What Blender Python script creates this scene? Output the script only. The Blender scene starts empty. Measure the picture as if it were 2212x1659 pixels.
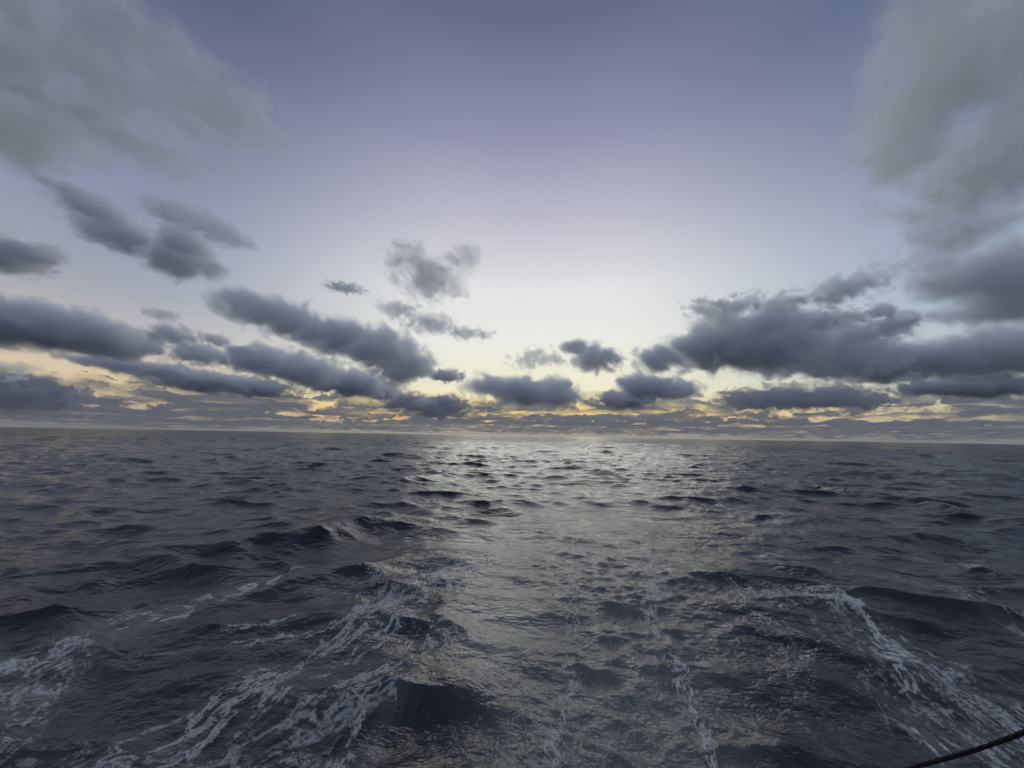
import bpy, math
import numpy as np
from mathutils import Vector, Matrix, Euler

R = math.radians
scene = bpy.context.scene

# ------------------------------------------------------------------ camera
EYE = 3.2                                    # metres above the mean water level
W0, H0, FPX = 2212.0, 1659.0, 832.0          # measuring frame of the photograph and its focal length in those pixels
PITCH, ROLL = R(7.63), R(0.98)
cam_d = bpy.data.cameras.new('camera')
cam = bpy.data.objects.new('camera', cam_d)
scene.collection.objects.link(cam)
cam_d.sensor_fit = 'HORIZONTAL'; cam_d.sensor_width = 36.0; cam_d.lens = 36.0 * FPX / W0
cam_d.clip_start = 0.05; cam_d.clip_end = 300000.0
Rm = Matrix.Rotation(R(90) + PITCH, 3, 'X') @ Matrix.Rotation(ROLL, 3, 'Z')
cam.matrix_world = Matrix.Translation((0, 0, EYE)) @ Rm.to_4x4()
scene.camera = cam
RN = np.array(Rm)

def ray(x, y):
    v = RN @ np.array([(x - W0 / 2) / FPX, -(y - H0 / 2) / FPX, -1.0])
    return v / np.linalg.norm(v)

def on_water(x, y):
    v = ray(x, y)
    t = EYE / max(-v[2], 1e-4)
    return v[0] * t, v[1] * t

# ------------------------------------------------------------------ sky
def lin(c):
    return tuple(((v / 255) / 12.92 if v / 255 <= .04045 else ((v / 255 + .055) / 1.055) ** 2.4) for v in c) + (1.0,)

world = bpy.data.worlds.new('World'); scene.world = world; world.use_nodes = True
nt = world.node_tree; nt.nodes.clear()
def N(t, **k):
    n = nt.nodes.new(t)
    for a, b in k.items():
        setattr(n, a, b)
    return n
def math_(op, a, b=None, clamp=False):
    n = N('ShaderNodeMath', operation=op, use_clamp=clamp)
    for i, v in enumerate((a, b)):
        if v is None: continue
        if isinstance(v, (int, float)): n.inputs[i].default_value = v
        else: nt.links.new(v, n.inputs[i])
    return n.outputs[0]
def ramp(fac, stops, interp='EASE'):
    n = N('ShaderNodeValToRGB'); cr = n.color_ramp; cr.interpolation = interp
    while len(cr.elements) < len(stops): cr.elements.new(0.5)
    for e, (p, c) in zip(cr.elements, stops):
        e.position = p; e.color = lin(c)
    nt.links.new(fac, n.inputs[0]); return n.outputs[0]
def mix(f, a, b):
    n = N('ShaderNodeMix', data_type='RGBA')
    if isinstance(f, (int, float)): n.inputs[0].default_value = f
    else: nt.links.new(f, n.inputs[0])
    nt.links.new(a, n.inputs[6]); nt.links.new(b, n.inputs[7]); return n.outputs[2]

tc = N('ShaderNodeTexCoord')
sep = N('ShaderNodeSeparateXYZ'); nt.links.new(tc.outputs['Generated'], sep.inputs[0])
elev = math_('MULTIPLY', math_('ARCSINE', sep.outputs[2]), 2 / math.pi)          # 0 horizon .. 1 zenith
azim = math_('ARCTAN2', sep.outputs[0], sep.outputs[1])                          # 0 towards +Y, + right
SUN_AZ = math.atan2(ray(1215, 940)[0], ray(1215, 940)[1])
daz = math_('SUBTRACT', azim, SUN_AZ)
gl = N('ShaderNodeMapRange', interpolation_type='SMOOTHSTEP')       # 1 towards the sunset, 0 from 50 degrees beside it
nt.links.new(math_('ABSOLUTE', math_('SUBTRACT', azim, R(3))), gl.inputs[0]); gl.inputs[1].default_value = R(51); gl.inputs[2].default_value = R(9)
gl.inputs[3].default_value = 0.0; gl.inputs[4].default_value = 1.0; glow = gl.outputs[0]
side = math_('MULTIPLY_ADD', azim, 0.5) ; side.node.inputs[2].default_value = 0.5; side.node.use_clamp = True
d = 1 / 90.0
centre = ramp(elev, [(0, (160, 156, 150)), (1.2 * d, (198, 186, 156)), (2.2 * d, (255, 214, 122)), (4.2 * d, (252, 224, 148)), (6.5 * d, (242, 238, 206)), (14 * d, (236, 237, 230)),
                     (21 * d, (227, 228, 229)), (30 * d, (191, 191, 206)), (40 * d, (146, 148, 176)), (51 * d, (100, 108, 138)), (1, (122, 129, 150))], 'LINEAR')
left = ramp(elev, [(0, (118, 119, 124)), (1.5 * d, (156, 148, 142)), (3 * d, (218, 194, 152)), (6 * d, (224, 205, 170)), (9 * d, (198, 193, 188)), (14.5 * d, (164, 168, 179)),
                   (22 * d, (144, 150, 174)), (31 * d, (124, 130, 158)), (45 * d, (85, 95, 124)), (1, (122, 129, 150))], 'LINEAR')
right = ramp(elev, [(0, (122, 127, 130)), (1.5 * d, (160, 158, 148)), (3 * d, (220, 204, 164)), (5 * d, (212, 212, 192)), (8 * d, (186, 202, 208)), (16 * d, (164, 182, 202)),
                    (24 * d, (148, 161, 186)), (33 * d, (120, 133, 161)), (43 * d, (91, 107, 137)), (1, (122, 129, 150))], 'LINEAR')
back = ramp(elev, [(0, (140, 142, 154)), (12 * d, (160, 160, 174)), (30 * d, (140, 147, 168)), (1, (122, 129, 150))], 'LINEAR')
sides = mix(side, left, right)
behind = math_('SUBTRACT', 1.0, math_('MULTIPLY_ADD', math_('COSINE', daz), 0.9), True)
behind.node.inputs[0].default_value = 1.0
cosd = N('ShaderNodeMath', operation='MULTIPLY_ADD', use_clamp=True); nt.links.new(math_('COSINE', daz), cosd.inputs[0])
cosd.inputs[1].default_value = 0.9; cosd.inputs[2].default_value = 0.45
sky_c = mix(cosd.outputs[0], back, mix(glow, sides, centre))
below = N('ShaderNodeMath', operation='LESS_THAN'); nt.links.new(sep.outputs[2], below.inputs[0]); below.inputs[1].default_value = -0.0005
dark = N('ShaderNodeRGB'); dark.outputs[0].default_value = (0.02, 0.026, 0.04, 1)
sky_f = mix(below.outputs[0], sky_c, dark.outputs[0])
bg = N('ShaderNodeBackground'); nt.links.new(sky_f, bg.inputs[0]); bg.inputs[1].default_value = 1.0
nishita = N('ShaderNodeTexSky', sky_type='NISHITA', sun_disc=False, sun_elevation=R(0.5), sun_rotation=SUN_AZ, altitude=3)
bg2 = N('ShaderNodeBackground'); nt.links.new(nishita.outputs[0], bg2.inputs[0]); bg2.inputs[1].default_value = 0.0015
addw = N('ShaderNodeAddShader'); nt.links.new(bg.outputs[0], addw.inputs[0]); nt.links.new(bg2.outputs[0], addw.inputs[1])
wo = N('ShaderNodeOutputWorld'); nt.links.new(addw.outputs[0], wo.inputs[0])

glare_sun_d = bpy.data.lights.new('glare_sun', 'SUN'); glare_sun = bpy.data.objects.new('glare_sun', glare_sun_d); scene.collection.objects.link(glare_sun)
glare_sun_d.energy = 0.44; glare_sun_d.angle = R(40); glare_sun_d.color = (1.0, 0.97, 0.88)  # wide lamp added above the set sun for the glare on the water
sdir = Vector((math.sin(SUN_AZ) * math.cos(R(21)), math.cos(SUN_AZ) * math.cos(R(21)), math.sin(R(21))))
glare_sun.rotation_euler = sdir.to_track_quat('Z', 'Y').to_euler()

scene.view_settings.view_transform = 'Standard'; scene.view_settings.look = 'None'
scene.view_settings.exposure = 0.0; scene.view_settings.gamma = 1.0; scene.view_settings.use_curve_mapping = False
scene.render.engine = 'CYCLES'
cy = scene.cycles
cy.use_denoising = True; cy.use_adaptive_sampling = True; cy.adaptive_threshold = 0.025; cy.adaptive_min_samples = 24; cy.max_bounces = 12; cy.volume_bounces = 8; cy.glossy_bounces = 3; cy.diffuse_bounces = 2
cy.transparent_max_bounces = 96; cy.sample_clamp_indirect = 4.0

# ------------------------------------------------------------------ numpy helpers
class Noise3:
    def __init__(s, seed, n=64):
        s.n = n; s.t = np.random.default_rng(seed).random((n, n, n)).astype(np.float32)
    def __call__(s, x, y, z):
        n = s.n
        xi = np.floor(x).astype(np.int64); yi = np.floor(y).astype(np.int64); zi = np.floor(z).astype(np.int64)
        fx = (x - xi).astype(np.float32); fy = (y - yi).astype(np.float32); fz = (z - zi).astype(np.float32)
        fx = fx * fx * (3 - 2 * fx); fy = fy * fy * (3 - 2 * fy); fz = fz * fz * (3 - 2 * fz)
        x0 = xi % n; x1 = (xi + 1) % n; y0 = yi % n; y1 = (yi + 1) % n; z0 = zi % n; z1 = (zi + 1) % n
        t = s.t
        a = t[x0, y0, z0] * (1 - fx) + t[x1, y0, z0] * fx
        b = t[x0, y1, z0] * (1 - fx) + t[x1, y1, z0] * fx
        c = t[x0, y0, z1] * (1 - fx) + t[x1, y0, z1] * fx
        e = t[x0, y1, z1] * (1 - fx) + t[x1, y1, z1] * fx
        return (a * (1 - fy) + b * fy) * (1 - fz) + (c * (1 - fy) + e * fy) * fz
    def fbm(s, x, y, z, octv=5, gain=0.52):
        v = 0; a = 1; tot = 0
        for o in range(octv):
            v = v + a * s(x + 17.3 * o, y + 5.1 * o, z + 9.7 * o); tot += a
            a *= gain; x = x * 2.03; y = y * 2.03; z = z * 2.03
        return v / tot
class Noise2:
    def __init__(s, seed, n=256):
        s.n = n; s.t = np.random.default_rng(seed).random((n, n)).astype(np.float32)
    def __call__(s, x, y):
        n = s.n
        xi = np.floor(x).astype(np.int64); yi = np.floor(y).astype(np.int64)
        fx = (x - xi); fy = (y - yi); fx = fx * fx * (3 - 2 * fx); fy = fy * fy * (3 - 2 * fy)
        x0 = xi % n; x1 = (xi + 1) % n; y0 = yi % n; y1 = (yi + 1) % n; t = s.t
        return (t[x0, y0] * (1 - fx) + t[x1, y0] * fx) * (1 - fy) + (t[x0, y1] * (1 - fx) + t[x1, y1] * fx) * fy
    def fbm(s, x, y, octv=4, gain=0.55):
        v = 0; a = 1; tot = 0
        for o in range(octv):
            v = v + a * s(x + 31.7 * o, y + 11.9 * o); tot += a; a *= gain; x = x * 2.07; y = y * 2.07
        return v / tot

def surface_nets(F, iso):
    """closed surface of F > iso on a unit grid; F must be below iso on the whole border; quads point outwards."""
    S = F > iso
    nx, ny, nz = F.shape
    cnt = np.zeros((nx - 1, ny - 1, nz - 1), np.float32); acc = np.zeros((nx - 1, ny - 1, nz - 1, 3), np.float32)
    offs = [(0, 0), (0, 1), (1, 0), (1, 1)]
    for ax in range(3):
        o1, o2 = [a for a in range(3) if a != ax]
        for u, v in offs:
            st = [0, 0, 0]; st[o1] = u; st[o2] = v
            st2 = list(st); st2[ax] = 1
            sl = tuple(slice(st[i], st[i] + (nx, ny, nz)[i] - 1) for i in range(3))
            sl2 = tuple(slice(st2[i], st2[i] + (nx, ny, nz)[i] - 1) for i in range(3))
            cr = S[sl] != S[sl2]
            a = F[sl][cr]; b = F[sl2][cr]; t = (iso - a) / (b - a)
            add = np.zeros((t.size, 3), np.float32)
            add[:, ax] = t; add[:, o1] = u; add[:, o2] = v
            acc[cr] += add; cnt[cr] += 1
    act = cnt > 0
    idx = -np.ones(act.shape, np.int64); idx[act] = np.arange(act.sum())
    base = np.argwhere(act).astype(np.float32)
    verts = base + acc[act] / cnt[act][:, None]
    quads = []
    for ax in range(3):
        o1, o2 = (ax + 1) % 3, (ax + 2) % 3
        lo = [slice(1, None)] * 3; lo[ax] = slice(0, -1)
        hi = [slice(1, None)] * 3; hi[ax] = slice(1, None)
        # interior grid edges along ax
        ii = [slice(1, s - 1) for s in F.shape]; ii[ax] = slice(0, F.shape[ax] - 1)
        jj = list(ii); jj[ax] = slice(1, F.shape[ax])
        A = S[tuple(ii)]; B = S[tuple(jj)]
        for cond, flip in ((A & ~B, False), (~A & B, True)):
            p = np.argwhere(cond)
            if not len(p): continue
            for k in range(3):
                if k != ax: p[:, k] += 1
            def at(d1, d2):
                q = p.copy(); q[:, o1] -= d1; q[:, o2] -= d2
                return idx[q[:, 0], q[:, 1], q[:, 2]]
            qd = np.stack([at(1, 1), at(0, 1), at(0, 0), at(1, 0)], 1)
            quads.append(qd[:, ::-1] if flip else qd)
    return verts, np.concatenate(quads) if quads else np.zeros((0, 4), np.int64)

def mesh_from(name, verts, quads, mats, mat_idx=None, smooth=True):
    me = bpy.data.meshes.new(name)
    nv, nq = len(verts), len(quads)
    me.vertices.add(nv); me.vertices.foreach_set('co', np.ascontiguousarray(verts, np.float32).ravel())
    me.loops.add(nq * 4); me.loops.foreach_set('vertex_index', np.ascontiguousarray(quads, np.int32).ravel())
    me.polygons.add(nq); me.polygons.foreach_set('loop_start', np.arange(nq, dtype=np.int32) * 4)
    for m in mats: me.materials.append(m)
    if mat_idx is not None: me.polygons.foreach_set('material_index', np.ascontiguousarray(mat_idx, np.int32))
    me.polygons.foreach_set('use_smooth', np.full(nq, smooth))
    me.update(calc_edges=True)
    return me

def link(name, me, **props):
    o = bpy.data.objects.new(name, me); scene.collection.objects.link(o)
    for k, v in props.items(): o[k] = v
    return o

# ------------------------------------------------------------------ water
def build_water():
    rng = np.random.default_rng(7)
    def tile(L, n, lmin, lmax, wind, spread, slope, seed):
        """heights and horizontal shifts of a periodic patch of sea L metres wide, rms slope given"""
        r = np.random.default_rng(seed)
        k = 2 * np.pi * np.fft.fftfreq(n, L / n)
        kx, ky = np.meshgrid(k, k, indexing='ij'); kk = np.hypot(kx, ky); kk[0, 0] = 1
        lam = 2 * np.pi / kk
        ang = np.arctan2(ky, kx) - wind
        dirf = np.abs(np.cos(ang)) ** spread + 0.12
        win = 1 / (1 + (lam / lmax) ** 6) / (1 + (lmin / lam) ** 6)
        amp = kk ** -1.9 * dirf * win; amp[0, 0] = 0
        h = amp * np.exp(2j * np.pi * r.random((n, n)))
        z = np.fft.ifft2(h).real
        sx = np.fft.ifft2(1j * kx * h).real; sy = np.fft.ifft2(1j * ky * h).real
        s = slope / np.sqrt((sx ** 2 + sy ** 2).mean())
        h = h * s
        return [np.fft.ifft2(h).real, np.fft.ifft2(-1j * kx / kk * h).real, np.fft.ifft2(-1j * ky / kk * h).real]
    def sample(T, L, x, y, rot):
        n = T[0].shape[0]; c, s_ = math.cos(rot), math.sin(rot)
        u = (c * x + s_ * y) / L * n; v = (-s_ * x + c * y) / L * n
        ui = np.floor(u).astype(np.int64); vi = np.floor(v).astype(np.int64); fu = u - ui; fv = v - vi
        a, b, p, q = ui % n, (ui + 1) % n, vi % n, (vi + 1) % n
        out = [(t[a, p] * (1 - fu) + t[b, p] * fu) * (1 - fv) + (t[a, q] * (1 - fu) + t[b, q] * fu) * fv for t in T]
        return out[0], c * out[1] - s_ * out[2], s_ * out[1] + c * out[2]

    # polar sheet, fine where the open water lies, one sheet to beyond the horizon
    fine = R(66)
    th = np.concatenate([np.linspace(-math.pi, -fine, 60, endpoint=False), np.linspace(-fine, fine, 1450), np.linspace(fine, math.pi, 60)[1:]])
    rr = [0.6]
    while rr[-1] < 60000:
        r = rr[-1]
        st = 0.02 * r if r < 3.4 else 0.0045 * r if r < 16 else 0.006 * r if r < 220 else 0.011 * r if r < 9000 else 0.05 * r
        rr.append(r + max(st, 0.018))
    rr = np.array(rr)
    TH, RR = np.meshgrid(th, rr, indexing='ij')
    X = RR * np.sin(TH); Y = RR * np.cos(TH)
    dr = np.gradient(rr)[None, :] * np.ones_like(TH)
    wide = (np.abs(TH) > fine + 0.02)
    cell = np.maximum(dr, RR * np.where(wide, 0.08, 0.0016))
    Z = np.zeros_like(X); DX = np.zeros_like(X); DY = np.zeros_like(X)

    wind = R(76)
    bands = [  # L, n, lmin, lmax, spread, slope, seed, rot, chop
        (5100.0, 512, 130.0, 400.0, 1.5, 0.03, 9, 0.1, 0.3),
        (1310.0, 512, 34.0, 120.0, 1.5, 0.045, 10, -.2, 0.4),
        (211.0, 512, 9.0, 38.0, 3.0, 0.045, 11, 0.3, 0.9),
        (67.0, 512, 2.4, 9.5, 4.0, 0.125, 12, 0.0, 1.2),
        (19.0, 512, 0.7, 2.6, 3.0, 0.185, 13, -0.5, 1.2),
        (5.3, 512, 0.16, 0.75, 1.0, 0.12, 14, 0.8, 0.6)]
    # churned water down the middle of the wake
    cl = np.array([on_water(x, y) for x, y in [(1330, 1640), (1340, 1450), (1330, 1300), (1310, 1180), (1290, 1100), (1270, 1040)]])
    order = np.argsort(cl[:, 1]); cx = np.interp(Y, cl[order, 1], cl[order, 0])
    half = 1.1 + 0.11 * np.clip(Y, 0, 200)
    wake = np.exp(-((X - cx) / half) ** 4) * np.clip(Y / 2, 0, 1) * np.exp(-np.clip(Y, 0, 1e9) / 26)
    slick = np.ones_like(X); milky_sheen = np.zeros_like(X)
    for px, py, ra, rb, mk in ((1095, 1350, 1.1, 2.0, 1.0), (1050, 1190, 1.5, 3.0, .75), (1330, 1130, 3.0, 4.0, .4), (1730, 1480, .9, 1.3, .15), (560, 1440, 1.5, .8, 0), (430, 1560, 1.1, .45, 0), (870, 1190, 2.4, 1.6, 0)):
        gx, gy = on_water(px, py)
        e = np.exp(-(((X - gx) / ra) ** 2 + ((Y - gy) / rb) ** 2) ** 1.5)
        slick -= .75 * e; milky_sheen += mk * e  # pale body colour: bubbles plus sky sheen put into the water
    slick = np.clip(slick, .15, 1)
    for L, n, l0, l1, sp, sl, sd, rot, chop in bands:
        T = tile(L, n, l0, l1, wind - rot, sp, sl, sd)
        z, dx, dy = sample(T, L, X, Y, rot)
        lm = math.sqrt(l0 * l1)
        f = np.clip((lm / cell - 1.5) / 2.5, 0, 1)
        if l1 > 100: f = f * np.clip((RR - l0 * 10) / (l0 * 20), 0, 1)
        if 3 < l1 < 100: f = f * (.42 + .58 * np.clip((RR - 7) / 16, 0, 1))
        if l1 < 1: f = f * (0.55 + 2.3 * wake * np.exp(-np.clip(Y - 8, 0, 99) / 9)) * slick
        if 1 < l1 < 3: f = f * (0.95 - 0.3 * wake) * (.4 + .6 * slick)
        Z += z * f; DX += chop * dx * f; DY += chop * dy * f
    # single waves that stand out: crest line given by its two ends in the measuring frame, height, steep towards the boat
    N2 = Noise2(5)
    def crest(p, q, hgt, wd, ws=None, skew=0.45):
        nonlocal Z
        a = np.array(on_water(*p)); b = np.array(on_water(*q)); t = b - a; L = np.hypot(*t); t /= L
        nrm = np.array([t[1], -t[0]])
        if nrm @ (a + b) > 0: nrm = -nrm                                 # towards the eye
        s = ((X - a[0]) * t[0] + (Y - a[1]) * t[1]) / L
        w = (X - a[0]) * nrm[0] + (Y - a[1]) * nrm[1]
        w = w + (N2.fbm(X / (wd * 2.2) + 9, Y / (wd * 2.2) + 3, 3) - .5) * wd * 1.6
        prof = np.where(w > 0, np.exp(-np.abs(w / (wd * skew)) ** 1.25), np.exp(-np.abs(w / wd) ** 1.5)) - 0.22 * np.exp(-((w - wd * 1.5) / (wd * 1.1)) ** 2)
        along = np.clip(1 - ((s - 0.5) / 0.72) ** 2, 0, 1) ** 1.3 * (0.65 + 0.7 * N2.fbm(X / wd * .5, Y / wd * .5, 3))
        Z = Z + 0.72 * hgt * prof * along
    crest((540, 1188), (850, 1128), 0.34, 1.2)
    crest((250, 1210), (600, 1172), 0.26, 1.3)
    crest((-60, 1140), (190, 1132), 0.22, 1.6)
    crest((940, 1096), (1150, 1078), 0.42, 1.6)
    crest((860, 1050), (960, 1026), 0.40, 2.4)
    crest((1040, 972), (1120, 968), 0.60, 4.5)
    crest((1500, 1078), (1740, 1040), 0.36, 1.6)
    crest((1730, 1040), (1900, 1064), 0.40, 1.6)
    crest((1940, 1080), (2080, 1112), 0.50, 1.7)
    crest((1870, 1172), (2080, 1142), 0.28, 0.9)
    crest((2020, 1215), (2330, 1330), 0.12, .9)
    crest((-120, 1365), (300, 1300), 0.13, 0.5)
    crest((560, 1290), (860, 1210), 0.16, 0.55)
    crest((760, 1480), (1060, 1560), 0.12, 0.42)
    crest((950, 1300), (1180, 1330), 0.05, 0.5)
    crest((930, 1300), (1010, 1400), 0.10, 0.3)
    crest((600, 955), (760, 957), 0.5, 6)
    crest((150, 950), (300, 948), 0.6, 5)

    # foam: strokes over the water, each (points in the measuring frame with half widths in metres, strength, stretch)
    P = np.stack([X, Y], -1)
    foam = np.zeros_like(X)
    near = (RR < 80) & (np.abs(TH) < fine + 0.3)
    xn, yn = X[near], Y[near]
    fn = np.zeros_like(xn); soft_film = np.zeros_like(xn)
    n1, n2, n3 = Noise2(21), Noise2(22), Noise2(23)
    wx = (n1.fbm(xn * 1.1, yn * 1.1, 3) - .5) * 0.7; wy = (n2.fbm(xn * 1.1 + 50, yn * 1.1, 3) - .5) * 0.7
    def stroke(pts, strength, stretch, scale, thr, soft=0.10, warp=1.0):
        nonlocal fn
        g = [(*on_water(x, y), w) for x, y, w in pts]
        best = np.full_like(xn, 1e9); S = np.zeros_like(xn); T_ = np.zeros_like(xn); s0 = 0
        X_, Y_ = xn + wx * warp, yn + wy * warp
        for (ax, ay, aw), (bx, by, bw) in zip(g[:-1], g[1:]):
            L = math.hypot(bx - ax, by - ay); tx, ty = (bx - ax) / L, (by - ay) / L
            s = (X_ - ax) * tx + (Y_ - ay) * ty; t = (X_ - ax) * ty - (Y_ - ay) * tx
            sc = np.clip(s, 0, L); dd = np.hypot(s - sc, t) / (aw + (bw - aw) * sc / L)
            m = dd < best; best[m] = dd[m]; S[m] = (s0 + s)[m]; T_[m] = t[m]; s0 += L
        inside = np.clip(1.25 - best, 0, 1)
        pat = n3.fbm(S / (scale * stretch), T_ / scale, 5, 0.6); low = n2.fbm(S / (scale * stretch * 3.1) + 3, T_ / (scale * 4), 2) - .5
        rid = 1 - np.abs(2 * n1.fbm(S / (scale * stretch * 1.3) + 40, T_ / (scale * 1.3) + 7, 4, .55) - 1) * 3.2
        v = 0.42 * pat + 0.58 * np.clip(rid, 0, 1)
        v = np.clip((v - (thr + .45 * low + 0.45 * (1 - np.clip(inside * 1.5, 0, 1)))) / soft, 0, 1) * np.clip(inside * 4, 0, 1)
        fn = np.maximum(fn, strength * v)
        soft_film[:] = np.maximum(soft_film, strength * .62 * np.clip(1.6 - best, 0, 1) * np.clip(pat * 2.4 - .6, 0, 1))
    # left: churned bow-wave foam, then the long drawn-out streaks
    stroke([(-250, 1640, 1.3), (-60, 1510, 1.15), (120, 1410, .95), (260, 1340, .8), (430, 1300, .6), (540, 1276, .45), (670, 1243, .4)], .80, 1.5, .19, .46, .32, 1.7)
    stroke([(-250, 1600, 1.0), (-60, 1540, .8), (80, 1450, .8)], .65, 1.3, .2, .43, .4, 1.6)
    stroke([(-100, 1740, .55), (150, 1655, .55), (420, 1590, .60), (600, 1480, .65), (740, 1395, .7), (860, 1310, .8), (1000, 1232, .8)], .70, 3.2, .11, .475, .2, .9)
    stroke([(350, 1610, .12), (600, 1470, .14), (740, 1375, .16), (870, 1290, .2)], .70, 6.0, .07, .42, .2, .3)
    stroke([(300, 1830, .9), (560, 1690, .85), (700, 1580, .75), (840, 1470, .65), (960, 1350, .4)], .64, 2.0, .16, .48, .24, 1.0)
    stroke([(430, 1660, .4), (620, 1590, .4), (800, 1520, .3)], .60, 2.0, .24, .44, .25, .5)
    stroke([(-200, 1690, .6), (40, 1650, .5), (330, 1640, .4)], .5, 4, .12, .47, .22, .4)
    stroke([(480, 1368, .10), (560, 1362, .11), (610, 1345, .08)], .75, 3.5, .10, .40, .16, .3)
    stroke([(490, 1398, .08), (570, 1392, .11), (600, 1385, .07)], .7, 3.5, .10, .40, .16, .3)
    stroke([(610, 1392, .12), (700, 1372, .16), (770, 1340, .16), (850, 1290, .2)], .7, 4, .09, .42, .16, .3)
    stroke([(240, 1420, .06), (420, 1400, .05)], .45, 4, .10, .45, .15, .3)
    stroke([(360, 1520, .05), (540, 1472, .07)], .45, 4, .10, .43, .15, .3)
    stroke([(700, 1300, .5), (820, 1240, .5), (930, 1215, .5)], .45, 3.5, .14, .50, .2, .3)
    # right
    stroke([(1560, 1205, .9), (1680, 1200, .8), (1760, 1225, .5)], .55, 2.6, .35, .50, .2, .7)
    stroke([(1560, 1285, .25), (1650, 1290, .5), (1780, 1315, .65), (1880, 1350, .6), (1980, 1420, .6), (2090, 1490, .6), (2300, 1600, .7)], .74, 2.0, .15, .47, .24, 1.2)
    stroke([(1700, 1300, .10), (1850, 1325, .12), (1925, 1385, .12), (1975, 1460, .11), (2020, 1540, .10), (2060, 1610, .08)], .9, 2.0, .09, .36, .2, .6)
    stroke([(1600, 1290, .9), (1780, 1330, 1.0), (1930, 1440, .8), (2060, 1560, .6)], .5, 1.6, .13, .52, .2, .7)
    stroke([(1590, 1300, .08), (1620, 1330, .08), (1700, 1370, .08), (1760, 1400, .06)], .6, 2.0, .08, .38, .2, .9)
    stroke([(1890, 1480, .1), (1950, 1440, .1), (1960, 1400, .1)], .5, 2.0, .08, .40, .2, .9)
    stroke([(1930, 1400, .35), (2090, 1490, .5), (2330, 1610, .6)], .66, 5, .10, .44, .22, .3)
    stroke([(2000, 1500, .4), (2160, 1610, .45), (2300, 1720, .5)], .66, 4, .12, .43, .22, .3)
    stroke([(2050, 1640, .3), (2220, 1740, .4)], .5, 3, .14, .40, .3, .4)
    stroke([(1850, 1230, .5), (2000, 1260, .6), (2120, 1300, .6), (2330, 1420, .6)], .55, 4, .16, .47, .2, .3)
    stroke([(1950, 1190, .45), (2060, 1200, .5), (2150, 1235, .4)], .65, 3, .22, .46, .16, .6)
    stroke([(1720, 1460, .4), (1850, 1560, .4)], .3, 2, .12, .54, .15, .8)
    stroke([(1620, 1320, .3), (1700, 1400, .3), (1760, 1500, .2)], .35, 2, .12, .50, .15, .8)
    stroke([(1720, 1038, .35), (1705, 1080, .4), (1655, 1120, .45), (1600, 1160, .45)], .5, 1.6, .3, .43, .25, .5)
    # the two boiling lines behind the hull and specks between them
    stroke([(1180, 1700, .12), (1235, 1560, .15), (1240, 1440, .18), (1235, 1340, .2), (1240, 1250, .25), (1260, 1170, .3)], .72, 1.3, .07, .45, .2, .45)
    stroke([(1570, 1700, .09), (1552, 1600, .10), (1505, 1500, .15), (1445, 1410, .16), (1405, 1300, .2), (1400, 1210, .22), (1395, 1150, .22)], .85, 1.3, .08, .43, .2, .45)
    stroke([(1330, 1700, .7), (1350, 1500, .8), (1330, 1350, 1.0), (1310, 1200, 1.4)], .40, 1.0, .06, .54, .16, .5)
    stroke([(1250, 1770, .9), (1150, 1560, .6), (1020, 1450, .45), (960, 1380, .3)], .42, 1.2, .07, .51, .16, .5)
    # bubbles around the foam, with the painted sky sheen of the slicks
    foam[near] = fn
    aer_sheen = np.zeros_like(X)
    aer_sheen[near] = np.clip(n2.fbm(xn * .9, yn * .9, 3) * 1.6 - .35, 0, 1) * np.exp(-yn / 14) * .25
    aer_sheen = np.maximum(aer_sheen, milky_sheen); aer_sheen[near] = np.maximum(aer_sheen[near], soft_film)
    Z += 0.012 * foam
    X2 = X - DX; Y2 = Y - DY
    nt_, nr = X.shape
    far = np.clip((RR - 14000) / 20000, 0, 1); Z = Z * (1 - far)
    V = np.stack([X2, Y2, Z], -1).reshape(-1, 3)
    i = np.arange(nt_ - 1)[:, None] * nr + np.arange(nr - 1)[None, :]
    Q = np.stack([i, i + 1, i + nr + 1, i + nr], -1).reshape(-1, 4)
    Q = Q[:, ::-1]
    me = mesh_from('water', V, Q, [water_material()])
    if me.polygons[len(me.polygons) // 2].normal.z < 0:
        me.flip_normals()
    for nm, arr in (('foam', foam), ('churn', wake), ('film_sheen', aer_sheen), ('open_sea', np.clip((RR - 50) / 250, 0, 1))):
        at = me.attributes.new(nm, 'FLOAT', 'POINT'); at.data.foreach_set('value', arr.astype(np.float32).ravel())
    return link('water', me, kind='structure')

def mat_nodes(name):
    m = bpy.data.materials.new(name); m.use_nodes = True
    t = m.node_tree; t.nodes.clear()
    return m, t, t.nodes.new('ShaderNodeOutputMaterial')

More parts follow.
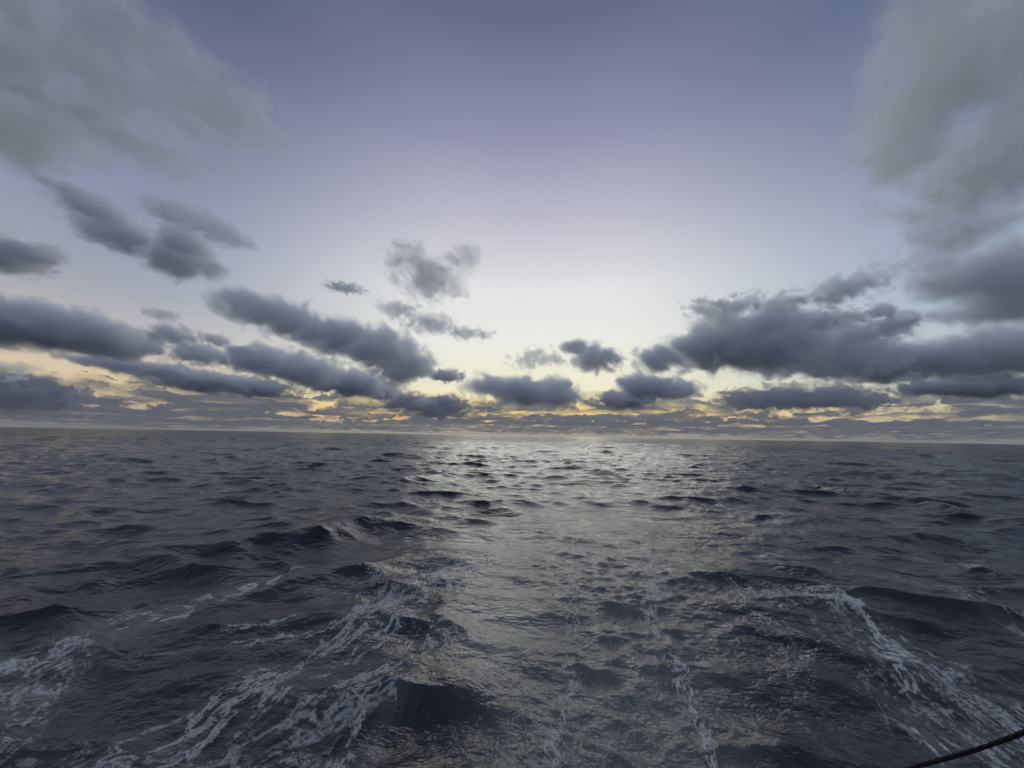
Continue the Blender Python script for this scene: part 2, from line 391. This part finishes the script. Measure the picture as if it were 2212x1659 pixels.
def water_material():
    m, t, out = mat_nodes('sea_water')
    L = t.links.new
    def n(ty, **k):
        x = t.nodes.new(ty)
        for a, b in k.items(): setattr(x, a, b)
        return x
    tcn = n('ShaderNodeTexCoord')
    def noise(scale, detail, stretch=(1, 1, 1), rot=0.0, rough=.55):
        mp = n('ShaderNodeMapping'); mp.inputs['Scale'].default_value = stretch; mp.inputs['Rotation'].default_value = (0, 0, rot)
        L(tcn.outputs['Object'], mp.inputs[0])
        x = n('ShaderNodeTexNoise'); x.inputs['Scale'].default_value = scale; x.inputs['Detail'].default_value = detail
        x.inputs['Roughness'].default_value = rough
        L(mp.outputs[0], x.inputs[0]); return x.outputs[0]
    def mth(op, a, b, c=None, clamp=False):
        x = n('ShaderNodeMath', operation=op, use_clamp=clamp)
        for i, v in enumerate((a, b, c)):
            if v is None: continue
            if isinstance(v, (int, float)): x.inputs[i].default_value = v
            else: L(v, x.inputs[i])
        return x.outputs[0]
    foam = n('ShaderNodeAttribute', attribute_name='foam').outputs['Fac']
    churn = n('ShaderNodeAttribute', attribute_name='churn').outputs['Fac']
    film_sheen = n('ShaderNodeAttribute', attribute_name='film_sheen').outputs['Fac']
    r1 = noise(9.0, 4, (1, 1.6, 1), 0.5); r2 = noise(1.5, 5, (1, 1.5, 1), 0.3)
    b1 = n('ShaderNodeBump'); b1.inputs['Distance'].default_value = 0.36; b1.inputs['Strength'].default_value = 0.38
    L(r2, b1.inputs['Height'])
    b2 = n('ShaderNodeBump'); b2.inputs['Distance'].default_value = 0.045
    L(mth('MULTIPLY_ADD', churn, 0.7, 0.25), b2.inputs['Strength'])
    L(r1, b2.inputs['Height']); L(b1.outputs[0], b2.inputs['Normal'])
    sea = n('ShaderNodeAttribute', attribute_name='open_sea').outputs['Fac']
    r3 = noise(0.16, 5, (1, 1.7, 1), 0.2, .62)
    b3 = n('ShaderNodeBump'); b3.inputs['Distance'].default_value = 3.2
    L(mth('MULTIPLY', sea, 0.9), b3.inputs['Strength']); L(r3, b3.inputs['Height']); L(b3.outputs[0], b1.inputs['Normal'])
    w = n('ShaderNodeBsdfPrincipled')
    w.inputs['Base Color'].default_value = (0.008, 0.013, 0.024, 1)
    w.inputs['IOR'].default_value = 1.333; L(mth('MULTIPLY_ADD', sea, 0.08, 0.075), w.inputs['Roughness'])
    L(b2.outputs[0], w.inputs['Normal'])
    # bubbles and sky sheen painted on slicks lift the stirred water's body colour
    cm = n('ShaderNodeMix', data_type='RGBA'); cm.inputs[6].default_value = (0.008, 0.013, 0.024, 1); cm.inputs[7].default_value = (0.19, 0.21, 0.20, 1)
    L(mth('MULTIPLY', mth('MAXIMUM', churn, film_sheen), 0.8, None, True), cm.inputs[0]); L(cm.outputs[2], w.inputs['Base Color'])
    f = n('ShaderNodeBsdfPrincipled')
    f.inputs['Base Color'].default_value = (0.58, 0.61, 0.61, 1); f.inputs['Roughness'].default_value = 0.8
    fb = n('ShaderNodeBump'); fb.inputs['Distance'].default_value = 0.03; L(noise(45, 4), fb.inputs['Height']); L(fb.outputs[0], f.inputs['Normal'])
    fine = noise(38, 5, (1, 1, 1), 0, .7)
    vo = n('ShaderNodeTexVoronoi', feature='DISTANCE_TO_EDGE'); vo.inputs['Scale'].default_value = 11
    wn = n('ShaderNodeTexNoise'); wn.inputs['Scale'].default_value = 7; wn.inputs['Detail'].default_value = 4; L(tcn.outputs['Object'], wn.inputs[0])
    wm = n('ShaderNodeVectorMath', operation='MULTIPLY_ADD'); L(wn.outputs['Color'], wm.inputs[0]); wm.inputs[1].default_value = (.35, .35, .1); L(tcn.outputs['Object'], wm.inputs[2])
    sc = n('ShaderNodeVectorMath', operation='MULTIPLY'); L(wm.outputs[0], sc.inputs[0]); sc.inputs[1].default_value = (1, .75, .2)
    L(sc.outputs[0], vo.inputs['Vector'])
    lace = mth('MULTIPLY_ADD', vo.outputs[0], -2.0, foam)
    lace = mth('MULTIPLY_ADD', fine, .9, mth('SUBTRACT', lace, .36))
    ff = mth('MULTIPLY', mth('MULTIPLY', lace, 1.35, None, True), mth('MULTIPLY', foam, 1.12, None, True), None, True)
    ms = n('ShaderNodeMixShader'); L(ff, ms.inputs[0]); L(w.outputs[0], ms.inputs[1]); L(f.outputs[0], ms.inputs[2])
    L(ms.outputs[0], out.inputs['Surface'])
    return m

build_water()

# ------------------------------------------------------------------ clouds
_vol = {}
def vapour(density, colour, g):
    key = (round(density, 7), colour, g)
    if key not in _vol:
        m, t, out = mat_nodes('cloud_vapour')
        s = t.nodes.new('ShaderNodeVolumeScatter'); s.inputs['Color'].default_value = (1, 1, 1, 1)
        s.inputs['Density'].default_value = density; s.inputs['Anisotropy'].default_value = g
        a = t.nodes.new('ShaderNodeVolumeAbsorption'); a.inputs['Color'].default_value = colour + (1,)
        a.inputs['Density'].default_value = density * ABSORB
        ad = t.nodes.new('ShaderNodeAddShader'); t.links.new(s.outputs[0], ad.inputs[0]); t.links.new(a.outputs[0], ad.inputs[1])
        t.links.new(ad.outputs[0], out.inputs['Volume'])
        _vol[key] = m
    return _vol[key]
ABSORB = 0.07
BASE = 900.0
NZ = Noise3(3)
SHELLS = ((-.12, .05), (0.0, .20), (.10, .34), (.28, .6))

def cloud(label, puffs, tau=3.0, amp=0.55, grain=1.0, px=4.0, group=None, seed=0, colour=(.30, .62, .92), stretch=1.0, base=BASE):
    """PUFFS: (x, y, half width, half height) in the measuring frame, turned into blobs of vapour at one base height."""
    C = []
    for x, y, a, b in puffs:
        v = ray(x, y); up = max(v[2], 0.02)
        dist = base / up
        pos = v * dist + np.array([0, 0, EYE])
        # size per pixel at this place (the picture stretches away from its middle)
        cosx = -(RN.T @ v)[2]
        k = dist * cosx / FPX
        se = v[2]
        ra = a * k; dep = ra * 0.85
        rb = b * k * math.hypot(1, 0)
        rz = math.sqrt(max(rb ** 2 - (dep * se) ** 2, (0.45 * rb) ** 2))
        if dep * se > rb: dep = rb / max(se, .05)
        C.append((pos, ra, dep, rz, k))
    pts = np.array([c[0] for c in C]); rad = np.array([[c[1], c[2], c[3]] for c in C])
    cen = pts.mean(0); az = math.atan2(cen[0], cen[1])
    ca, sa = math.cos(az), math.sin(az)
    toL = np.array([[ca, -sa, 0], [sa, ca, 0], [0, 0, 1]])            # local x across the view, y away, z up
    loc = (pts - cen) @ toL.T
    pad = 1.18 + amp * 1.2
    lo = (loc - rad * pad).min(0); hi = (loc + rad * pad).max(0)
    kk = np.mean([c[4] for c in C])
    h = px * kk
    while np.prod((hi - lo) / h) > 1.6e6: h *= 1.08
    hz = h; hy = h * 1.7
    nx, ny, nz = [int((hi - lo)[i] / (h, hy, hz)[i]) + 5 for i in range(3)]
    gx = lo[0] - 2 * h + h * np.arange(nx); gy = lo[1] - 2 * hy + hy * np.arange(ny); gz = lo[2] - 2 * hz + hz * np.arange(nz)
    X, Y, Z = np.meshgrid(gx, gy, gz, indexing='ij')
    F = np.full(X.shape, -9.0)
    wsum = np.zeros(X.shape); rm = rad.mean(0)
    for p, r in zip(loc, rad):
        q = 1 - np.sqrt(((X - p[0]) / r[0]) ** 2 + ((Y - p[1]) / r[1]) ** 2 + ((Z - p[2]) / r[2]) ** 2)
        F = np.logaddexp(F * 7, q * 7) / 7
    s = min(rm[0], rm[2] * 1.6) * grain
    o = seed * 13.7
    wz = NZ.fbm(X / (s * 1.7) + o, Y / (s * 1.7) + 3, Z / (s * 1.2) + o, 2) - .5
    U, Vv, Wq = X / (s * stretch) + 1.4 * wz + o, Y / s + 1.4 * wz + 7, Z / s * 1.1 - 1.4 * wz + o * .3
    nb = NZ.fbm(U * 1.8, Vv * 1.8, Wq * 1.8, 6, .68)
    F = F + amp * 6.5 * (nb - .5) - 0.0
    for ax in range(3):
        F[tuple(slice(None) if i != ax else slice(0, 2) for i in range(3))] = -9
        F[tuple(slice(None) if i != ax else slice(-2, None) for i in range(3))] = -9
    thick = max(rad[:, 2].max() * 1.2, 1.0)
    allv, allq, mi, mats = [], [], [], []; off = 0
    for i, (iso, w) in enumerate(SHELLS):
        v, q = surface_nets(F, iso)
        if not len(q): continue
        v = np.stack([gx[0] + v[:, 0] * h, gy[0] + v[:, 1] * hy, gz[0] + v[:, 2] * hz], 1) @ toL
        allv.append(v); allq.append(q + off); off += len(v)
        mi.append(np.full(len(q), len(mats))); mats.append(vapour(w * tau / thick, colour, 0.35))
    me = mesh_from('cloud', np.concatenate(allv), np.concatenate(allq), mats, np.concatenate(mi))
    ob = link('cloud', me, label=label, category='cloud')
    if group: ob['group'] = group
    ob.location = Vector(cen)
    return ob

cloud('large thin grey cloud veil filling the upper left corner of the sky',
      [(-60, 60, 200, 120), (120, 90, 200, 110), (300, 110, 150, 90), (430, 200, 140, 80), (520, 265, 90, 60), (150, 230, 220, 90), (-40, 230, 150, 110)],
      tau=1.3, amp=.42, px=5, seed=1, colour=(.5, .8, .7))
cloud('narrow leaf shaped grey cloud slanting down, left of the small round cloud', [(140, 405, 45, 18), (195, 445, 62, 32), (245, 500, 66, 42), (290, 545, 40, 14)], tau=1.8, amp=.32, px=4, seed=2)
cloud('small round dark puff under a thin slanting veil, upper left', [(395, 560, 72, 46), (400, 520, 50, 30)], tau=2.2, amp=.3, px=4, seed=3)
cloud('thin brownish veil just above the small round dark puff', [(360, 455, 45, 28), (430, 480, 80, 28), (490, 515, 55, 22)], tau=.8, amp=.35, px=4, seed=33)
cloud('small grey cloud cut by the left edge of the photo', [(-30, 545, 90, 36), (55, 540, 60, 26)], tau=2, amp=.4, px=4, seed=4)
cloud('long dark cloud bank sloping down from the left edge', [(-60, 680, 100, 50), (60, 695, 110, 45), (170, 718, 100, 45), (260, 745, 75, 34)], tau=3, amp=.40, px=3.2, seed=5)
cloud('ragged broken small cloud between the left bank and the long diagonal cloud', [(370, 725, 42, 22), (430, 765, 50, 22), (470, 735, 30, 16)], tau=1.8, amp=.6, px=2.8, seed=6)
cloud('longest dark diagonal cloud, left of centre, with ragged top', [(500, 645, 46, 28), (555, 668, 66, 38), (620, 692, 75, 38), (710, 718, 85, 38), (800, 748, 85, 42), (870, 780, 66, 46)], tau=3.2, amp=.42, px=3, seed=7)
cloud('dark sloping cloud just below the longest diagonal cloud', [(550, 775, 60, 28), (650, 798, 85, 34), (750, 826, 80, 28), (820, 845, 45, 18)], tau=3, amp=.42, px=2.8, seed=8)
cloud('thin dark cloud strip low on the left', [(250, 785, 60, 13), (350, 802, 70, 16), (450, 826, 80, 22), (560, 838, 60, 20)], tau=2.6, amp=.45, px=2.6, seed=9)
cloud('heart shaped wispy grey cloud standing high left of centre', [(868, 555, 42, 34), (930, 605, 66, 46), (1005, 558, 46, 30)], tau=1.0, amp=.55, px=3, seed=10)
cloud('tiny grey cloud strip left of the heart shaped cloud', [(745, 622, 42, 13)], tau=.55, amp=.5, px=2.6, seed=11)
cloud('thin torn wisps hanging below the heart shaped cloud', [(860, 670, 40, 20), (930, 700, 55, 20), (1010, 720, 50, 14)], tau=.5, amp=.7, px=2.8, seed=12)
cloud('small dark cloud alone in the brightest sky above the horizon', [(1238, 750, 36, 18), (1290, 775, 46, 30)], tau=2.6, amp=.42, px=2.6, seed=13)
cloud('faint wisp left of the small lone dark cloud', [(1160, 775, 50, 20)], tau=.5, amp=.75, px=2.6, seed=14)
cloud('dark lumpy cloud low in the centre over the brightest water', [(1040, 835, 42, 26), (1120, 845, 65, 32), (1190, 850, 55, 32)], tau=3, amp=.45, px=2.6, seed=15)
cloud('dark humped cloud right of centre above the horizon', [(1350, 862, 55, 20), (1405, 835, 66, 30), (1465, 845, 48, 20)], tau=3, amp=.42, px=2.6, seed=16)
cloud('biggest dark cloud right of centre with torn plumes on top', [(1440, 770, 64, 32), (1500, 762, 75, 40), (1570, 742, 90, 50), (1670, 745, 110, 62), (1790, 765, 100, 56), (1570, 690, 45, 28), (1650, 695, 60, 30)], tau=3.4, amp=.45, px=3.2, seed=17)
cloud('dark cloud touching the right end of the biggest cloud', [(1900, 785, 85, 40), (1960, 800, 50, 25)], tau=3, amp=.42, px=3, seed=18)
cloud('dark cloud at the right edge, right of the biggest cloud', [(2070, 765, 80, 36), (2170, 760, 90, 55), (2270, 760, 90, 55)], tau=3, amp=.45, px=3.2, seed=19)
cloud('flat dark cloud strip below the cloud at the right edge', [(2040, 835, 70, 18), (2130, 836, 80, 20)], tau=2.6, amp=.4, px=2.8, seed=20)
cloud('huge pale grey cloud filling the upper right corner', [(2010, 40, 110, 110), (2060, 180, 170, 130), (2160, 320, 170, 90), (2200, 80, 170, 170), (1950, 290, 100, 85), (2120, 400, 130, 60)], tau=1.4, amp=.42, px=5, seed=21, colour=(.5, .8, .7))
cloud('dark heavy cloud below the huge pale one at the right edge', [(2130, 600, 100, 60), (2230, 600, 120, 90), (2170, 660, 90, 40)], tau=2.6, amp=.35, px=5, seed=22)
cloud('pale ragged cloud column joining the upper and lower right clouds', [(2050, 480, 80, 60), (2030, 540, 60, 60), (2010, 600, 40, 40), (2170, 470, 60, 40)], tau=.9, amp=.5, px=4, seed=23)
cloud('faint small smudge of cloud above the ragged cloud between the left banks', [(350, 680, 26, 13)], tau=.5, amp=.6, px=2.6, seed=27)
cloud('pale torn plumes drifting left above the biggest cloud', [(1530, 665, 40, 20), (1600, 655, 40, 18)], tau=.7, amp=.8, px=2.8, seed=28)
cloud('thin torn veil above the right shoulder of the biggest cloud', [(1700, 655, 60, 20), (1800, 690, 60, 20), (1870, 720, 50, 18)], tau=.7, amp=.8, px=2.8, seed=29)
cloud('small dark scrap between the longest diagonal cloud and the low centre cloud', [(965, 812, 34, 12)], tau=1.8, amp=.7, px=2.6, seed=30)
cloud('grey lumpy cloud below the right end of the dark sloping cloud', [(880, 870, 50, 16), (950, 878, 60, 22)], tau=2.4, amp=.5, px=2.6, seed=31)
cloud('wide flat grey cloud under the biggest cloud', [(1640, 865, 70, 16), (1750, 862, 90, 20), (1850, 866, 60, 14)], tau=1.5, amp=.7, px=2.6, seed=32)
cloud('tall faint wisp between the torn grey cloud and the right cloud column', [(1890, 590, 36, 40)], tau=.35, amp=.7, px=3.5, seed=34)
cloud('tiny bright scrap of cloud alone left of the huge pale cloud', [(1795, 230, 14, 20)], tau=.25, amp=.5, px=2.6, seed=35)
cloud('small torn grey cloud above the right end of the biggest cloud', [(1830, 620, 55, 26), (1800, 645, 30, 16)], tau=.7, amp=.65, px=3, seed=24)
cloud('small dark puff with a pale tail, right of the torn grey cloud', [(1930, 700, 42, 22), (1905, 670, 26, 20)], tau=1.3, amp=.55, px=3, seed=25)
cloud('grey cloud at the left edge low over the horizon', [(0, 835, 90, 42), (80, 862, 70, 26)], tau=2, amp=.45, px=2.8, seed=26)

def cloud_bank(d0, d1, nd, thin, label, far_bias):
    """a field of clouds too many to count, one closed vapour mesh over a sector of the sea; it sinks with the curve of the earth"""
    th = np.linspace(R(-60), R(60), 760); u = np.linspace(math.log(d0), math.log(d1), nd); z = np.linspace(680, 1500, 18)
    T, U, Z = np.meshgrid(th, u, z, indexing='ij'); D = np.exp(U)
    X = D * np.sin(T); Y = D * np.cos(T)
    s = 1150.0
    a = NZ.fbm(X / s, Y / s, Z / 700.0, 5, .55)
    b = NZ.fbm(X / 5200 + 8, Y / 5200 + 2, Z * 0, 2, .5)
    prof = 1 - np.abs((Z - 980) / 330) ** 1.6
    F = (a - .5) * 3.4 + (b - .5) * 1.4 + prof * .62 - .60 + 0.16 * np.clip((D - 12000) / 30000, 0, 1) + far_bias + .45 * np.clip((D - 38000) / 22000, 0, 1)
    F = np.minimum(F, np.minimum((U - u[0]) * 12, (u[-1] - U) * 12) - 0.1)
    F[:2] = F[-2:] = -9; F[:, :2] = F[:, -2:] = -9; F[:, :, :2] = F[:, :, -2:] = -9
    allv, allq, mi, mats = [], [], [], []; off = 0
    for iso, w in ((0.0, .00010 * thin), (.10, .00022 * thin), (.25, .0005 * thin)):
        v, q = surface_nets(F, iso)
        t = th[0] + v[:, 0] * (th[1] - th[0]); dd = np.exp(u[0] + v[:, 1] * (u[1] - u[0])); zz = z[0] + v[:, 2] * (z[1] - z[0])
        zz = zz - dd ** 2 / 12.7e6
        allv.append(np.stack([dd * np.sin(t), dd * np.cos(t), zz], 1)); allq.append(q[:, ::-1] + off); off += len(v)
        mi.append(np.full(len(q), len(mats))); mats.append(vapour(w, (.6, .8, .9), 0.35))
    me = mesh_from('cloud_bank', np.concatenate(allv), np.concatenate(allq), mats, np.concatenate(mi))
    return link('cloud_bank', me, kind='stuff', label=label, category='cloud bank')
cloud_bank(8500, 27000, 60, 1.0, 'broken grey rows of small flat clouds with yellow gaps above the horizon', 0.075)
cloud_bank(27500, 86000, 56, 0.40, 'pale hazy farthest cloud rows lying right on the horizon', 0.05)

def haze():
    """sea air under the cloud base, all round the boat"""
    a, z0, z1 = 20000.0, -8.0, 560.0
    V = np.array([(x, y, z) for z in (z0, z1) for x, y in ((-a, -a), (a, -a), (a, a), (-a, a))], float)
    Q = np.array([(0, 3, 2, 1), (4, 5, 6, 7), (0, 1, 5, 4), (1, 2, 6, 5), (2, 3, 7, 6), (3, 0, 4, 7)])
    m, t, out = mat_nodes('sea_air')
    p = t.nodes.new('ShaderNodeVolumePrincipled'); p.inputs['Color'].default_value = (.93, .94, .95, 1)
    p.inputs['Density'].default_value = HAZE; p.inputs['Density Attribute'].default_value = '' if 'Density Attribute' in p.inputs else ''
    p.inputs['Anisotropy'].default_value = 0.3
    t.links.new(p.outputs[0], out.inputs['Volume'])
    return link('haze', mesh_from('haze', V, Q, [m], smooth=False), kind='stuff', label='thin grey sea air over the water')
HAZE = 0.9e-5
haze()

# ------------------------------------------------------------------ rope at the stern
def rope():
    m, t, out = mat_nodes('tarred_rope')
    p = t.nodes.new('ShaderNodeBsdfPrincipled'); p.inputs['Roughness'].default_value = .9
    nz = t.nodes.new('ShaderNodeTexNoise'); nz.inputs['Scale'].default_value = 260; nz.inputs['Detail'].default_value = 4
    cr = t.nodes.new('ShaderNodeValToRGB'); cr.color_ramp.elements[0].color = (.004, .003, .006, 1); cr.color_ramp.elements[1].color = (.016, .013, .018, 1)
    t.links.new(nz.outputs[0], cr.inputs[0]); t.links.new(cr.outputs[0], p.inputs['Base Color'])
    bp = t.nodes.new('ShaderNodeBump'); bp.inputs['Distance'].default_value = .002; t.links.new(nz.outputs[0], bp.inputs['Height']); t.links.new(bp.outputs[0], p.inputs['Normal'])
    t.links.new(p.outputs[0], out.inputs['Surface'])
    ctrl = [(1500, 1790, 1.35), (1740, 1730, 1.28), (1960, 1662, 1.2), (2090, 1625, 1.14), (2212, 1582, 1.08), (2400, 1500, 1.0), (2700, 1360, .92)]
    pt = np.array([ray(x, y) * d + np.array([0, 0, EYE]) for x, y, d in ctrl])
    u = np.linspace(0, len(pt) - 1, 900)
    i = np.clip(u.astype(int), 0, len(pt) - 2); f = (u - i)[:, None]
    g = lambda k: pt[np.clip(k, 0, len(pt) - 1)]
    c = .5 * (2 * g(i) + (g(i + 1) - g(i - 1)) * f + (2 * g(i - 1) - 5 * g(i) + 4 * g(i + 1) - g(i + 2)) * f ** 2 + (3 * g(i) - 3 * g(i + 1) + g(i + 2) - g(i - 1)) * f ** 3)
    tn = np.gradient(c, axis=0); tn /= np.linalg.norm(tn, axis=1)[:, None]
    sd = np.cross(tn, [0, 0, 1.0]); sd /= np.linalg.norm(sd, axis=1)[:, None]; up = np.cross(sd, tn)
    s = np.concatenate([[0], np.cumsum(np.linalg.norm(np.diff(c, axis=0), axis=1))])
    na = 36; a = np.linspace(0, 2 * np.pi, na, endpoint=False)
    tw = a[None, :] - s[:, None] * 2 * np.pi / .05
    r = .0031 * (.80 + .24 * np.abs(np.cos(1.5 * tw)) ** .7) * (1 + .05 * np.sin(s * 40))[:, None]
    V = c[:, None] + r[..., None] * (np.cos(a)[None, :, None] * sd[:, None] + np.sin(a)[None, :, None] * up[:, None])
    n = len(c); V = V.reshape(-1, 3)
    k = np.arange(n - 1)[:, None] * na + np.arange(na)[None]; k2 = np.arange(n - 1)[:, None] * na + (np.arange(na)[None] + 1) % na
    Q = np.stack([k, k2, k2 + na, k + na], -1).reshape(-1, 4)
    return link('rope', mesh_from('rope', V, Q, [m]), label='dark twisted rope slanting across the lower right corner above the water', category='rope')
rope()
